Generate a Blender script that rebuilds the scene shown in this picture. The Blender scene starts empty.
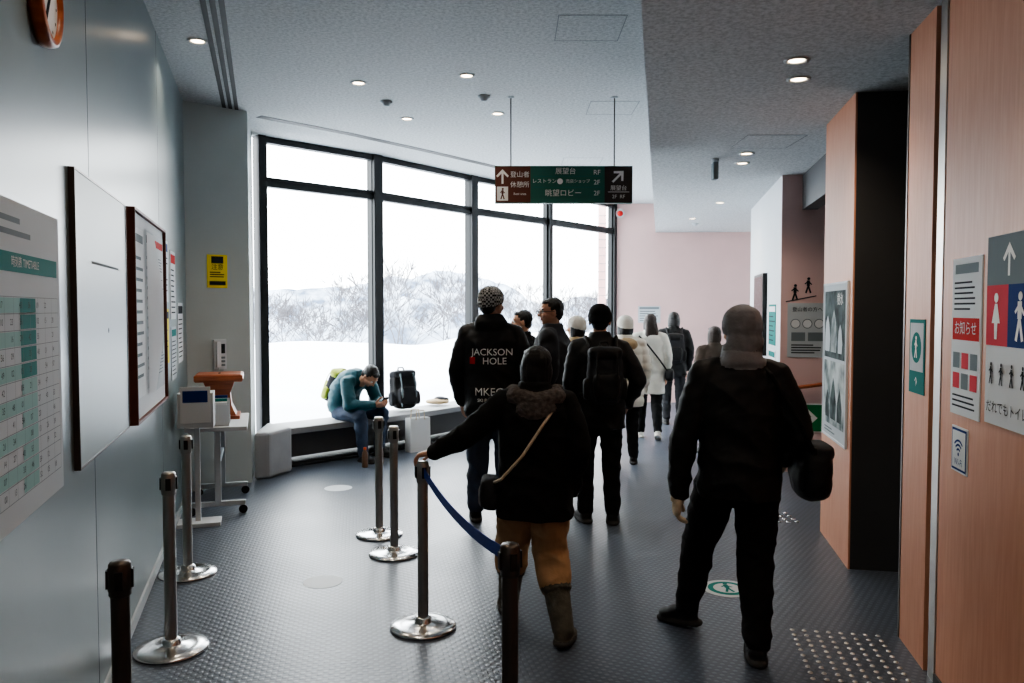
import bpy, math, random
from mathutils import Vector, Matrix, noise
from mathutils.bvhtree import BVHTree
random.seed(7)
V = Vector
pi = math.pi
COL = bpy.context.scene.collection

# ------------------------------------------------------------------ materials
def lin(c):
    c = c/255.0
    return c/12.92 if c <= 0.04045 else ((c+0.055)/1.055)**2.4
def rgb(r, g, b): return (lin(r), lin(g), lin(b), 1)
_m = {}
def mat(name, col, rough=.6, metal=0, bs=0, bstr=.2, var=0, vs=6, emit=0, stretch=None, col2=None, spec=.5):
    if name in _m: return _m[name]
    m = bpy.data.materials.new(name); m.use_nodes = True; _m[name] = m
    nt = m.node_tree; p = nt.nodes['Principled BSDF']
    c = rgb(*col)
    p.inputs['Base Color'].default_value = c
    p.inputs['Roughness'].default_value = rough
    p.inputs['Metallic'].default_value = metal
    p.inputs['Specular IOR Level'].default_value = spec
    tc = nt.nodes.new('ShaderNodeTexCoord'); mp = nt.nodes.new('ShaderNodeMapping')
    nt.links.new(tc.outputs['Object'], mp.inputs[0])
    if stretch: mp.inputs['Scale'].default_value = stretch
    if var or col2:
        n = nt.nodes.new('ShaderNodeTexNoise'); n.inputs['Scale'].default_value = vs; n.inputs['Detail'].default_value = 4
        r = nt.nodes.new('ShaderNodeValToRGB')
        if col2: a, b = c, rgb(*col2)
        else:
            a = tuple(min(1, x*(1-var)) for x in c[:3])+(1,); b = tuple(min(1, x*(1+var)) for x in c[:3])+(1,)
        r.color_ramp.elements[0].color = a; r.color_ramp.elements[1].color = b
        r.color_ramp.elements[0].position = .35; r.color_ramp.elements[1].position = .65
        nt.links.new(mp.outputs[0], n.inputs['Vector']); nt.links.new(n.outputs[0], r.inputs[0]); nt.links.new(r.outputs[0], p.inputs['Base Color'])
    if bs:
        n = nt.nodes.new('ShaderNodeTexNoise'); n.inputs['Scale'].default_value = bs; n.inputs['Detail'].default_value = 3
        b = nt.nodes.new('ShaderNodeBump'); b.inputs['Strength'].default_value = bstr; b.inputs['Distance'].default_value = .01
        nt.links.new(mp.outputs[0], n.inputs['Vector']); nt.links.new(n.outputs[0], b.inputs['Height']); nt.links.new(b.outputs[0], p.inputs['Normal'])
    if emit:
        p.inputs['Emission Color'].default_value = c; p.inputs['Emission Strength'].default_value = emit
    return m

M_leftwall = mat('painted_panel_grey_green', (112, 127, 130), .30, 0, 3, .04, .04, 1.2)
M_pier = mat('pier_paint', (180, 188, 186), .6, 0, 40, .05, .03, 2)
M_pink = mat('pink_plaster', (222, 188, 184), .75, 0, 60, .05, .03, 2)
M_white = mat('white_paint', (205, 209, 212), .7, 0, 60, .05, .02, 2)
M_salmon = mat('salmon_wood_panel', (202, 142, 112), .48, 0, 30, .03, 0, 9, stretch=(6, 6, .5), col2=(210, 152, 122), spec=.3)
M_darkpanel = mat('dark_grey_panel', (60, 60, 61), .5, 0, 30, .04, .06, 2)
M_frame = mat('window_frame_metal', (24, 27, 30), .45, .3)
M_steel = mat('brushed_steel', (176, 172, 166), .34, 1, 120, .03, stretch=(1, 1, .05))
M_darkorbacklit = mat('dark_or_backlit_steel', (88, 80, 74), .36, .8)  # dark steel parts; also the near posts' backlit shade, put into the colour
M_chrome = mat('polished_base', (200, 200, 200), .2, 1)
M_blackp = mat('black_plastic', (14, 14, 15), .4)
M_paper = mat('paper_white', (222, 225, 227), .8, spec=.15)
M_paper2 = mat('paper_grey', (190, 197, 201), .8, spec=.15)
M_ink = mat('ink_dark', (44, 49, 56), .8, spec=.12)
M_inkg = mat('ink_grey', (120, 130, 135), .8, spec=.12)
M_joint = mat('ceiling_joint', (140, 146, 150), .8, spec=.12)
M_teal = mat('teal_print', (38, 122, 118), .8, spec=.12)
M_red = mat('red_print', (196, 40, 38), .8, spec=.12)
M_navy = mat('navy_print', (30, 58, 118), .8, spec=.12)
M_pinkp = mat('pink_print', (214, 76, 88), .8, spec=.12)
M_yellow = mat('yellow_print', (240, 214, 20), .8, spec=.12)
M_green = mat('green_sign', (52, 108, 94), .55, spec=.3)
M_brown = mat('brown_sign', (100, 58, 46), .55, spec=.3)
M_dbrown = mat('dark_brown_sign', (62, 56, 52), .55, spec=.3)
M_signw = mat('sign_white', (242, 242, 238), .7, spec=.2)
M_wood = mat('oak_wood', (150, 80, 46), .4, 0, 20, .05, 0, 6, stretch=(1, 1, 8), col2=(178, 100, 60))
M_bluebelt = mat('blue_webbing', (22, 56, 140), .7, 0, 200, .2)
M_bench = mat('bench_grey', (150, 152, 154), .6, 0, 80, .1, .04)
M_snow = mat('snow', (220, 225, 232), .9, 0, 2, .3, .05, .5)
M_bark = mat('bare_branch', (82, 80, 84), .9)
M_mtn = mat('snowy_forest_slope', (78, 92, 112), 1, 0, 0, 0, 0, .16, col2=(176, 186, 200), stretch=(1, .5, 1.8))
M_lamp = mat('lamp_glow', (255, 226, 190), .5, emit=16)
M_slot = mat('slot_black', (16, 17, 18), .6)
M_black = mat('black_nylon', (15, 15, 17), .6, 0, 40, .12, .15, 12, spec=.35)
M_black2 = mat('black_wool', (17, 17, 19), .85, 0, 120, .2, .2, 10, spec=.25)
M_charc = mat('charcoal_cloth', (38, 39, 43), .8, 0, 120, .2, .15, 10, spec=.3)
M_jean = mat('dark_denim', (34, 45, 64), .8, 0, 260, .2, .2, 14)
M_jean2 = mat('blue_denim', (42, 58, 82), .8, 0, 260, .2, .2, 14)
M_tan = mat('tan_trousers', (170, 134, 100), .85, 0, 90, .15, .1, 9, spec=.15)
M_boot = mat('winter_boot', (84, 81, 72), .85, 0, 120, .4, .2, 20)
M_sole = mat('shoe_sole', (44, 43, 42), .8)
M_soleW = mat('pale_sole', (200, 196, 188), .8)
M_skin = mat('skin', (200, 152, 126), .5, 0, 60, .05, .04, 12, spec=.4)
M_lip = mat('lips', (160, 92, 84), .5)
M_hair = mat('black_hair', (17, 15, 15), .45, 0, 90, .5, .3, 30, stretch=(6, 6, .6))
M_hairb = mat('brown_hair', (50, 34, 26), .45, 0, 90, .5, .3, 30, stretch=(6, 6, .6))
M_fur = mat('fur_trim', (86, 80, 78), .95, 0, 130, .7, .3, 40)
M_hood = mat('grey_fleece', (124, 123, 125), .95, 0, 90, .25, .12, 20)
M_beige = mat('beige_glove', (196, 180, 154), .9, 0, 180, .4, .1, 20)
M_cream = mat('cream_coat', (222, 217, 206), .8, 0, 60, .15, .06, 10)
M_camel = mat('camel_coat', (182, 160, 128), .85, 0, 160, .2, .1, 10)
M_whitew = mat('white_knit', (226, 222, 214), .9, 0, 160, .5, .05, 12)
M_tealj = mat('teal_jacket', (12, 80, 92), .6, 0, 120, .12, .1, 10)
M_lime = mat('lime_pack', (168, 180, 56), .6, 0, 120, .2, .1)
M_eye = mat('eye_white', (225, 222, 216), .2)
M_iris = mat('iris', (30, 20, 16), .15)
M_orange = mat('orange_cap', (220, 90, 30), .4)
M_board = mat('whiteboard', (146, 160, 162), .38, spec=.3)

mk = mat('houndstooth_knit', (30, 30, 32), .9, 0, 200, .4)
nt = mk.node_tree; ck = nt.nodes.new('ShaderNodeTexChecker'); tc = nt.nodes.new('ShaderNodeTexCoord')
ck.inputs['Scale'].default_value = 66; ck.inputs['Color1'].default_value = rgb(16, 16, 18); ck.inputs['Color2'].default_value = rgb(200, 200, 198)
nt.links.new(tc.outputs['Object'], ck.inputs['Vector']); nt.links.new(ck.outputs[0], nt.nodes['Principled BSDF'].inputs['Base Color'])
M_hound = mk

M_ceil = mat('ceiling_board', (188, 192, 194), .9)
nt = M_ceil.node_tree; p = nt.nodes['Principled BSDF']; tc = nt.nodes.new('ShaderNodeTexCoord')
n1 = nt.nodes.new('ShaderNodeTexNoise'); n1.inputs['Scale'].default_value = 40; n1.inputs['Detail'].default_value = 6; n1.inputs['Roughness'].default_value = .75
r1 = nt.nodes.new('ShaderNodeValToRGB'); r1.color_ramp.elements[0].position = .38; r1.color_ramp.elements[1].position = .58
r1.color_ramp.elements[0].color = rgb(162, 167, 169); r1.color_ramp.elements[1].color = rgb(200, 204, 206)
b1 = nt.nodes.new('ShaderNodeBump'); b1.inputs['Strength'].default_value = .35; b1.inputs['Distance'].default_value = .006
nt.links.new(tc.outputs['Object'], n1.inputs['Vector']); nt.links.new(n1.outputs[0], r1.inputs[0]); nt.links.new(r1.outputs[0], p.inputs['Base Color'])
nt.links.new(n1.outputs[0], b1.inputs['Height']); nt.links.new(b1.outputs[0], p.inputs['Normal'])

M_floor = mat('studded_rubber_floor', (70, 78, 90), .34)
nt = M_floor.node_tree; p = nt.nodes['Principled BSDF']; tc = nt.nodes.new('ShaderNodeTexCoord')
mp = nt.nodes.new('ShaderNodeMapping'); mp.inputs['Rotation'].default_value = (0, 0, math.radians(34)); mp.inputs['Scale'].default_value = (27, 27, 27)
nt.links.new(tc.outputs['Object'], mp.inputs[0])
vo = nt.nodes.new('ShaderNodeTexVoronoi'); vo.inputs['Scale'].default_value = 1; vo.inputs['Randomness'].default_value = 0; vo.voronoi_dimensions = '2D'
rr = nt.nodes.new('ShaderNodeValToRGB'); rr.color_ramp.elements[0].position = .24; rr.color_ramp.elements[1].position = .36
rr.color_ramp.elements[0].color = (1, 1, 1, 1); rr.color_ramp.elements[1].color = (0, 0, 0, 1)
nt.links.new(mp.outputs[0], vo.inputs['Vector']); nt.links.new(vo.outputs['Distance'], rr.inputs[0])
bb = nt.nodes.new('ShaderNodeBump'); bb.inputs['Strength'].default_value = .4; bb.inputs['Distance'].default_value = .003
nt.links.new(rr.outputs[0], bb.inputs['Height']); nt.links.new(bb.outputs[0], p.inputs['Normal'])
nn = nt.nodes.new('ShaderNodeTexNoise'); nn.inputs['Scale'].default_value = 1.3; nn.inputs['Detail'].default_value = 5
nt.links.new(tc.outputs['Object'], nn.inputs['Vector'])
cr = nt.nodes.new('ShaderNodeValToRGB'); cr.color_ramp.elements[0].color = rgb(56, 64, 76); cr.color_ramp.elements[1].color = rgb(76, 84, 96)
nt.links.new(nn.outputs[0], cr.inputs[0])
mx = nt.nodes.new('ShaderNodeMixRGB'); mx.blend_type = 'MIX'; mx.inputs['Color2'].default_value = rgb(82, 90, 102)
nt.links.new(rr.outputs[0], mx.inputs['Fac']); nt.links.new(cr.outputs[0], mx.inputs['Color1']); nt.links.new(mx.outputs[0], p.inputs['Base Color'])
mr = nt.nodes.new('ShaderNodeMapRange'); mr.inputs['To Min'].default_value = .28; mr.inputs['To Max'].default_value = .46
nt.links.new(nn.outputs[0], mr.inputs[0]); nt.links.new(mr.outputs[0], p.inputs['Roughness'])

M_glass = bpy.data.materials.new('window_glass'); M_glass.use_nodes = True
nt = M_glass.node_tree; nt.nodes.clear(); o = nt.nodes.new('ShaderNodeOutputMaterial'); t = nt.nodes.new('ShaderNodeBsdfTransparent'); g = nt.nodes.new('ShaderNodeBsdfGlossy')
g.inputs['Roughness'].default_value = .02; t.inputs[0].default_value = (.97, .985, .98, 1); ms = nt.nodes.new('ShaderNodeMixShader'); ms.inputs[0].default_value = .04
nt.links.new(t.outputs[0], ms.inputs[1]); nt.links.new(g.outputs[0], ms.inputs[2]); nt.links.new(ms.outputs[0], o.inputs[0])

# ------------------------------------------------------------------ static builder
def text_mesh(s, size):
    cu = bpy.data.curves.new('t', 'FONT'); cu.body = s; cu.size = size; cu.align_x = 'CENTER'; cu.align_y = 'CENTER'; cu.resolution_u = 3
    ob = bpy.data.objects.new('t', cu); COL.objects.link(ob); bpy.context.view_layer.update()
    me = bpy.data.meshes.new_from_object(ob.evaluated_get(bpy.context.evaluated_depsgraph_get()))
    v = [x.co.copy() for x in me.vertices]; f = [tuple(q.vertices) for q in me.polygons]
    bpy.data.objects.remove(ob); bpy.data.curves.remove(cu); bpy.data.meshes.remove(me)
    return v, f
class B:
    def __init__(s): s.v = []; s.f = []; s.m = []; s.mats = []; s.sm = []
    def add(s, v, f, m, smooth=False):
        if m not in s.mats: s.mats.append(m)
        k = s.mats.index(m); o = len(s.v); s.v += [V(x) for x in v]
        for q in f: s.f.append(tuple(i+o for i in q)); s.m.append(k); s.sm.append(smooth)
    def box(s, c, size, m, R=None):
        c = V(c); v = []
        for z in (-.5, .5):
            for (x, y) in ((-.5, -.5), (.5, -.5), (.5, .5), (-.5, .5)):
                q = V((x*size[0], y*size[1], z*size[2]))
                if R: q = R @ q
                v.append(c+q)
        s.add(v, [(3, 2, 1, 0), (4, 5, 6, 7), (0, 1, 5, 4), (1, 2, 6, 5), (2, 3, 7, 6), (3, 0, 4, 7)], m)
    def cyl(s, p0, p1, r0, m, r1=None, n=16, cap=True, smooth=True):
        p0 = V(p0); p1 = V(p1); r1 = r0 if r1 is None else r1; d = (p1-p0).normalized()
        a = d.orthogonal().normalized(); b = d.cross(a); v = []
        for (p, r) in ((p0, r0), (p1, r1)):
            for i in range(n): v.append(p+(a*math.cos(2*pi*i/n)+b*math.sin(2*pi*i/n))*r)
        s.add(v, [(i, (i+1) % n, n+(i+1) % n, n+i) for i in range(n)], m, smooth)
        if cap: s.add(v, [tuple(range(n))[::-1], tuple(range(n, 2*n))], m)
    def path(s, pts, r, m, n=8):
        for i in range(len(pts)-1): s.cyl(pts[i], pts[i+1], r, m, n=n)
    def lathe(s, c, prof, m, n=36, axis=None):
        c = V(c); v = []; f = []
        ax = Matrix.Identity(3) if axis is None else axis
        for (r, z) in prof:
            for i in range(n): v.append(c+ax @ V((r*math.cos(2*pi*i/n), r*math.sin(2*pi*i/n), z)))
        for k in range(len(prof)-1):
            for i in range(n): f.append((k*n+i, k*n+(i+1) % n, (k+1)*n+(i+1) % n, (k+1)*n+i))
        s.add(v, f, m, True)
    def prism(s, poly, z0, z1, m):
        n = len(poly); v = [V((x, y, z0)) for x, y in poly]+[V((x, y, z1)) for x, y in poly]
        s.add(v, [tuple(range(n))[::-1], tuple(range(n, 2*n))]+[(i, (i+1) % n, n+(i+1) % n, n+i) for i in range(n)], m)
    def wbox(s, W, s0, s1, z0, z1, o0, o1, m):
        v = [W(a, z, b) for z in (z0, z1) for (a, b) in ((s0, o0), (s1, o0), (s1, o1), (s0, o1))]
        s.add(v, [(3, 2, 1, 0), (4, 5, 6, 7), (0, 1, 5, 4), (1, 2, 6, 5), (2, 3, 7, 6), (3, 0, 4, 7)], m)
    def text(s, t, o, right, up, size, m):
        v, f = text_mesh(t, size); right = V(right); up = V(up); o = V(o)
        s.add([o+right*q.x+up*q.y for q in v], f, m)
    def disc(s, o, right, up, r, m, n=20):
        o = V(o); s.add([o+V(right)*math.cos(2*pi*i/n)*r+V(up)*math.sin(2*pi*i/n)*r for i in range(n)], [tuple(range(n))], m)
    def obj(s, name, parent=None, bevel=0):
        me = bpy.data.meshes.new(name); me.from_pydata([tuple(x) for x in s.v], [], s.f)
        for m in s.mats: me.materials.append(m)
        me.polygons.foreach_set('material_index', s.m); me.polygons.foreach_set('use_smooth', s.sm); me.update()
        ob = bpy.data.objects.new(name, me); COL.objects.link(ob)
        if parent: ob.parent = parent
        if bevel:
            md = ob.modifiers.new('bevel', 'BEVEL'); md.width = bevel; md.segments = 2; md.limit_method = 'ANGLE'
        return ob
def Wf(O, d, n):
    O = V((O[0], O[1], 0)); d = V((d[0], d[1], 0)).normalized(); n = V((n[0], n[1], 0)).normalized()
    f = lambda s, z, off=0: O+d*s+n*off+V((0, 0, z))
    f.d = d; f.n = n
    return f
WL = Wf((-3.0, 7.34), (.2964, -.9551), (.9551, .2964))       # left wall, s grows toward camera
WP = Wf((-3.0, 7.34), (.739, .673), (.673, -.739))           # pier face
WR = Wf((1.25, 0), (.1829, .9831), (-.9831, .1829))          # right wall line
HC, LC = 3.6, 3.08
WIN = [(-2.78, 8.84), (-1.70, 9.95), (-.58, 11.5), (.58, 12.9), (1.82, 14.5)]

# ------------------------------------------------------------------ room shell
poly = [(-3.6, -4.1), (6.6, -4.1), (6.6, 14.3), (1.9, 14.62)]+[(WIN[i][0]-.09, WIN[i][1]+.08) for i in (4, 3, 2, 1, 0)]+[(-3.1, 8.6), (-3.15, 7.36), (-1.07, .62), (-3.6, -.4)]
b = B(); b.prism(poly, -.15, 0, M_floor); b.obj('floor')
hp = [(-3.6, -4.1), (-.84, -4.1), (2.62, 14.55), (1.9, 14.62)]+poly[4:]
b = B(); b.prism(hp, HC, HC+.15, M_ceil); b.obj('ceiling')
b = B(); b.prism([(-.86, -4.1), (6.6, -4.1), (6.6, 14.3), (2.60, 14.5)], LC, HC+.15, M_ceil); b.obj('ceiling_dropped_soffit')
b = B(); b.wbox(WL, 0, 7.05, 0, HC, -.15, 0, M_leftwall)
for sx in (1.9, 4.2, 6.2): b.wbox(WL, sx, sx+.005, 0, HC, 0, .0006, M_ink)
b.obj('wall_left')
b = B(); b.wbox(WL, 0.0, 7.05, 0, .07, 0, .012, M_paper2); b.obj('baseboard_left')
b = B(); b.prism([(-3.0, 7.34), (-2.55, 7.75), (-2.85, 8.80), (-3.1, 8.7), (-3.14, 7.34)], 0, HC, M_pier); b.obj('wall_pier')
b = B(); b.prism([(-.92, .6), (-3.5, -.5), (-3.5, -4), (-3.65, -4), (-3.65, -.4), (-1.05, .72)], 0, HC, M_white); b.obj('wall_left_lobby')
b = B(); b.prism([(-3.6, -4.0), (6.6, -4.0), (6.6, -4.15), (-3.6, -4.15)], 0, HC, M_white); b.obj('wall_back')
b = B(); b.prism([(1.84, 14.5), (6.6, 14.2), (6.6, 14.4), (1.84, 14.7)], 0, HC, M_pink); b.obj('wall_end')
b = B(); b.wbox(WR, -4.1, 14.4, 0, LC, -3.2, -3.05, M_white); b.obj('wall_right_outer')
b = B(); b.wbox(WR, -4.05, 3.58, 0, LC, -.2, 0, M_salmon)
b.wbox(WR, 3.75, 4.13, 0, LC, -.2, 0, M_salmon)
b.wbox(WR, 3.58, 3.75, 0, LC, -.2, -.03, M_slot)
b.wbox(WR, 3.615, 3.70, 0, LC, -.03, -.004, M_steel)
b.wbox(WR, 4.13, 4.15, 0, LC, -.2, .004, M_darkorbacklit)
b.obj('wall_right')
b = B(); b.wbox(WR, -4.05, 3.58, 0, .06, 0, .01, M_darkpanel); b.obj('baseboard_right')
b = B(); b.wbox(WR, 5.23, 6.14, 0, LC, -3.05, -.0, M_darkpanel); b.wbox(WR, 5.228, 6.142, 0, LC, 0, .012, M_salmon); b.obj('wall_right_block')
b = B(); b.wbox(WR, 8.44, 11.3, 0, LC, -3.05, 0, M_white); b.wbox(WR, 8.425, 8.44, 0, LC, -3.05, 0, M_pink); b.obj('wall_right_far')
b = B(); b.wbox(WR, 6.14, 8.42, 2.72, 3.075, -.35, -.2, M_darkpanel); b.obj('trim_stair_band')  # dark band across the top of the stair opening

frame = B()
for i, (x, y) in enumerate(WIN):
    a = math.atan2(WIN[min(i+1, 4)][1]-WIN[max(i-1, 0)][1], WIN[min(i+1, 4)][0]-WIN[max(i-1, 0)][0]); R = Matrix.Rotation(a, 3, 'Z')
    w = .14 if i in (1, 2) else .09
    frame.box((x, y, HC/2), (w, .14, HC), M_frame, R)
frame.obj('trim_mullions')
for i in range(4):
    x0, y0 = WIN[i]; x1, y1 = WIN[i+1]; d = V((x1-x0, y1-y0)); L = d.length; d.normalize()
    W = Wf((x0, y0), d, (d.y, -d.x)); b = B()
    for (z0, z1) in ((0.0, .12), (3.05, 3.10), (3.13, 3.155), (3.53, 3.6)): b.wbox(W, 0, L, z0, z1, -.045, .045, M_frame)
    b.wbox(W, 0, L, 3.10, 3.13, -.03, .03, M_frame)
    b.wbox(W, .05, .075, .1, 3.53, -.03, .03, M_frame); b.wbox(W, L-.075, L-.05, .1, 3.53, -.03, .03, M_frame)
    b.add([W(.05, .1), W(L-.05, .1), W(L-.05, 3.53), W(.05, 3.53)], [(0, 1, 2, 3)], M_glass)
    b.obj('window_%d' % (i+1))
b = B(); b.box((1.70, 15.1, 1.6), (.14, .14, 4.2), M_pink)
for i in range(26): b.box((1.70, 15.1, -.3+i*.15), (.146, .146, .012), M_bench)
b.obj('brick_pillar')

b = B()
for k in range(3): b.wbox(WL, -.4, 4.5, HC-.004, HC+.02, .33+k*.055, .365+k*.055, M_slot)
b.obj('ceiling_linear_vent')
b = B(); pts = [(-2.5, 7.95), (-1.75, 8.75), (-1.0, 9.7), (-.1, 10.9), (.7, 11.9)]
for i in range(4):
    x0, y0 = pts[i]; x1, y1 = pts[i+1]; d = V((x1-x0, y1-y0)); L = d.length; W = Wf((x0, y0), d, (d.y, -d.x)); b.wbox(W, 0, L+.01, HC-.004, HC+.02, -.055, .055, M_slot)
b.obj('ceiling_curtain_slot')
def apanel(x0, x1, y0, y1, z):
    b = B(); t = .006
    for (a0, a1, c0, c1) in ((x0, x1, y0, y0+t), (x0, x1, y1-t, y1), (x0, x0+t, y0, y1), (x1-t, x1, y0, y1)): b.box(((a0+a1)/2, (c0+c1)/2, z-.0005), (a1-a0, c1-c0, .003), M_joint)
    b.box(((x0+x1)/2, (y0+y1)/2, z-.0005), (x1-x0-.02, y1-y0-.02, .002), M_ceil); b.obj('ceiling_access_panel')
apanel(.30, .75, 5.23, 5.73, HC); apanel(.72, 1.17, 7.37, 7.87, HC); apanel(1.87, 2.35, 6.38, 6.9, LC); apanel(.65, 1.15, 10.1, 10.6, HC)

def downlight(x, y, z, P=14):
    b = B(); b.lathe((x, y, z), [(.07, .0), (.07, -.006), (.05, -.008), (.046, .0), (.04, .004)], M_white, 28)
    b.disc((x, y, z-.003), (1, 0, 0), (0, 1, 0), .044, M_lamp, 24); o = b.obj('ceiling_downlight')
    l = bpy.data.lights.new('lamp', 'AREA'); l.shape = 'DISK'; l.size = .09; l.energy = P; l.color = (1, .84, .66); l.spread = math.radians(120)
    lo = bpy.data.objects.new('lamp', l); lo.location = (x, y, z-.02); lo.parent = o; COL.objects.link(lo)
for x, y in ((-2.23, 5.73), (-1.29, 6.78), (-.37, 6.57), (-1.05, 8.04), (-.14, 7.83), (-.9, 2.6), (-1.0, 4.0), (-1.2, -1.5)): downlight(x, y, HC, 5)
for x, y in ((1.58, 4.48), (1.72, 4.84), (2.08, 7.13), (2.18, 7.6), (2.7, 10.4), (2.75, 12.2), (.95, 2.2), (.8, .2), (.6, -2.2)): downlight(x, y, LC, 6)
def detector(x, y, z):
    b = B(); b.lathe((x, y, z), [(.055, 0), (.055, -.012), (.035, -.02), (.03, -.04), (.0, -.045)], M_paper2, 24); b.obj('smoke_detector')
detector(-1.15, 7.38, HC); detector(-.25, 7.2, HC); detector(2.95, 12.9, LC)
b = B(); b.cyl((1.87, 7.4, LC), (1.87, 7.4, LC-.04), .035, M_paper2); b.box((1.87, 7.4, LC-.11), (.05, .09, .16), M_inkg); b.obj('ceiling_speaker', bevel=.01)
b = B(); b.cyl((1.95, 14.46, 3.42), (1.95, 14.36, 3.42), .06, M_red, .03, n=20); b.cyl((1.95, 14.48, 3.42), (1.95, 14.44, 3.42), .08, M_white, n=20); b.obj('fire_alarm_lamp')

# ------------------------------------------------------------------ hanging sign
b = B(); Y = 7.23
b.box((.463, Y, 2.815), (1.234, .08, .33), M_green)
f = Y-.043
def rect(b, x0, x1, z0, z1, m, y): b.add([(x0, y, z0), (x1, y, z0), (x1, y, z1), (x0, y, z1)], [(0, 1, 2, 3)], m)
rect(b, -.15, .165, 2.655, 2.975, M_brown, f); rect(b, .83, 1.075, 2.655, 2.975, M_dbrown, f)
f -= .003
def arrow(b, x, y, z, h, ang, m, right=V((1, 0, 0)), up=V((0, 0, 1))):
    P = [(-.07, -.5), (.07, -.5), (.07, .2), (.34, -.06), (.44, .04), (0, .5), (-.44, .04), (-.34, -.06), (-.07, .2)]
    c, s_ = math.cos(ang), math.sin(ang); o = V((x, y, z))
    b.add([o+right*(px*c-pz*s_)*h+up*(px*s_+pz*c)*h for px, pz in P], [(0, 1, 2, 8), (2, 3, 4, 5), (2, 5, 8), (8, 5, 6, 7)], m)
arrow(b, -.085, f, 2.885, .13, 0, M_signw); arrow(b, .95, f, 2.885, .14, -pi/4, M_signw)
def walker(b, o, right, up, h, m):
    o = V(o); r = V(right); u = V(up)
    b.disc(o+u*h*.42+r*h*.02, r, u, h*.09, m)
    def st(a, c, w):
        a = o+r*a[0]*h+u*a[1]*h; c = o+r*c[0]*h+u*c[1]*h; d = (c-a).normalized(); q = (r*d.dot(u)-u*d.dot(r))*w*h; b.add([a+q, c+q, c-q, a-q], [(0, 1, 2, 3)], m)
    st((0, .32), (0, -.02), .09); st((0, 0), (.14, -.45), .05); st((0, 0), (-.14, -.45), .05); st((0, .27), (.2, .06), .035); st((0, .27), (-.2, .1), .035)
rect(b, -.135, -.035, 2.67, 2.795, M_signw, f); walker(b, (-.085, f-.002, 2.73), (1, 0, 0), (0, 0, 1), .105, M_brown)
X, U = (1, 0, 0), (0, 0, 1)
b.text('登山者', (.07, f, 2.90), X, U, .058, M_signw); b.text('休憩所', (.07, f, 2.81), X, U, .058, M_signw); b.text('Rest area', (.07, f, 2.73), X, U, .03, M_signw)
b.text('展望台', (.48, f, 2.93), X, U, .062, M_signw); b.text('RF', (.76, f, 2.92), X, U, .06, M_signw)
b.text('レストラン', (.29, f, 2.842), X, U, .044, M_signw); b.text('売店ショップ', (.59, f, 2.842), X, U, .036, M_signw); b.text('2F', (.76, f, 2.832), X, U, .06, M_signw)
b.disc((.43, f, 2.842), X, U, .026, M_signw); b.text('眺望ロビー', (.46, f, 2.735), X, U, .066, M_signw); b.text('2F', (.76, f, 2.735), X, U, .06, M_signw)
for z in (2.887, 2.79): rect(b, .19, .81, z-.0015, z+.0015, M_teal, f)
rect(b, .86, 1.05, 2.745, 2.75, M_signw, f); b.text('展望台', (.955, f, 2.78), X, U, .05, M_signw); b.text('2F  RF', (.955, f, 2.705), X, U, .045, M_signw)
for x in (-.01, .92): b.cyl((x, Y, 2.98), (x, Y, HC), .006, M_darkorbacklit, n=10); b.cyl((x, Y, HC-.01), (x, Y, HC), .03, M_paper2)
b.obj('hanging_direction_sign')

# ------------------------------------------------------------------ flat wall pieces
class Flat:
    def __init__(s, W, sl, sr, z0, z1, off=0, th=.008, m=M_paper):
        s.W = W; s.sl = sl; s.sr = sr; s.z0 = z0; s.z1 = z1; s.o = off+th; s.b = B(); s.b.wbox(W, min(sl, sr), max(sl, sr), z0, z1, off, off+th, m)
        s.right = W.d*(1 if sr > sl else -1); s.w = abs(sr-sl); s.h = z1-z0
    def pt(s, u, v, k=1): return s.W(s.sl+(s.sr-s.sl)*u, s.z0+s.h*v, s.o+.0012*k)
    def r(s, u0, v0, u1, v1, m, k=1): s.b.add([s.pt(u0, v0, k), s.pt(u1, v0, k), s.pt(u1, v1, k), s.pt(u0, v1, k)], [(0, 1, 2, 3)], m)
    def t(s, txt, u, v, size, m, k=2): s.b.text(txt, s.pt(u, v, k), s.right, (0, 0, 1), size, m)
    def frame(s, m, t=.02, d=.02):
        a, c = min(s.sl, s.sr), max(s.sl, s.sr)
        for (p, q, z, y) in ((a-t, a, s.z0-t, s.z1+t), (c, c+t, s.z0-t, s.z1+t), (a, c, s.z0-t, s.z0), (a, c, s.z1, s.z1+t)): s.b.wbox(s.W, p, q, z, y, 0, s.o+d, m)
    def lines(s, u0, u1, v0, v1, n, m, k=1, fill=.45, seed=1):
        R = random.Random(seed)
        for i in range(n):
            v = v1-(v1-v0)*(i+.5)/n; hh = (v1-v0)/n*fill/2; s.r(u0, v-hh, u0+(u1-u0)*R.uniform(.65, 1), v+hh, m, k)
f = Flat(WL, 5.6, 4.78, 1.08, 2.01, m=M_paper2)       # timetable
f.lines(.08, .6, .88, .96, 2, M_inkg)
f.r(.05, .78, .95, .84, M_teal); f.t('時刻表 TIMETABLE', .5, .81, .035, M_paper)
M_tint = mat('pale_teal_print', (150, 186, 184), .8, spec=.12)
for i in range(13):
    v = .08+i*.052
    if i < 12:
        f.r(.05, v+.003, .14, v+.049, M_teal); f.r(.42, v+.003, .62, v+.049, M_teal if i > 6 else M_tint); f.t('%02d' % (7+i), .095, v+.026, .03, M_paper)
        if i % 2: f.r(.14, v+.003, .42, v+.049, M_tint)
        for j in range(7):
            if (i*7+j) % 5 != 3: f.t('%02d' % ((j*13+i*7) % 60), .2+j*.11, v+.026, .026, M_ink)
    f.r(.05, v-.001, .95, v+.001, M_inkg, 2)
for j in range(9): f.r(.13+j*.1025, .08, .132+j*.1025, .704, M_inkg, 2)
f.b.obj('timetable_poster')
f = Flat(WL, 4.57, 3.45, 1.10, 2.22, m=M_board, th=.02); f.frame(M_darkorbacklit, .008, .003)
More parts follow.
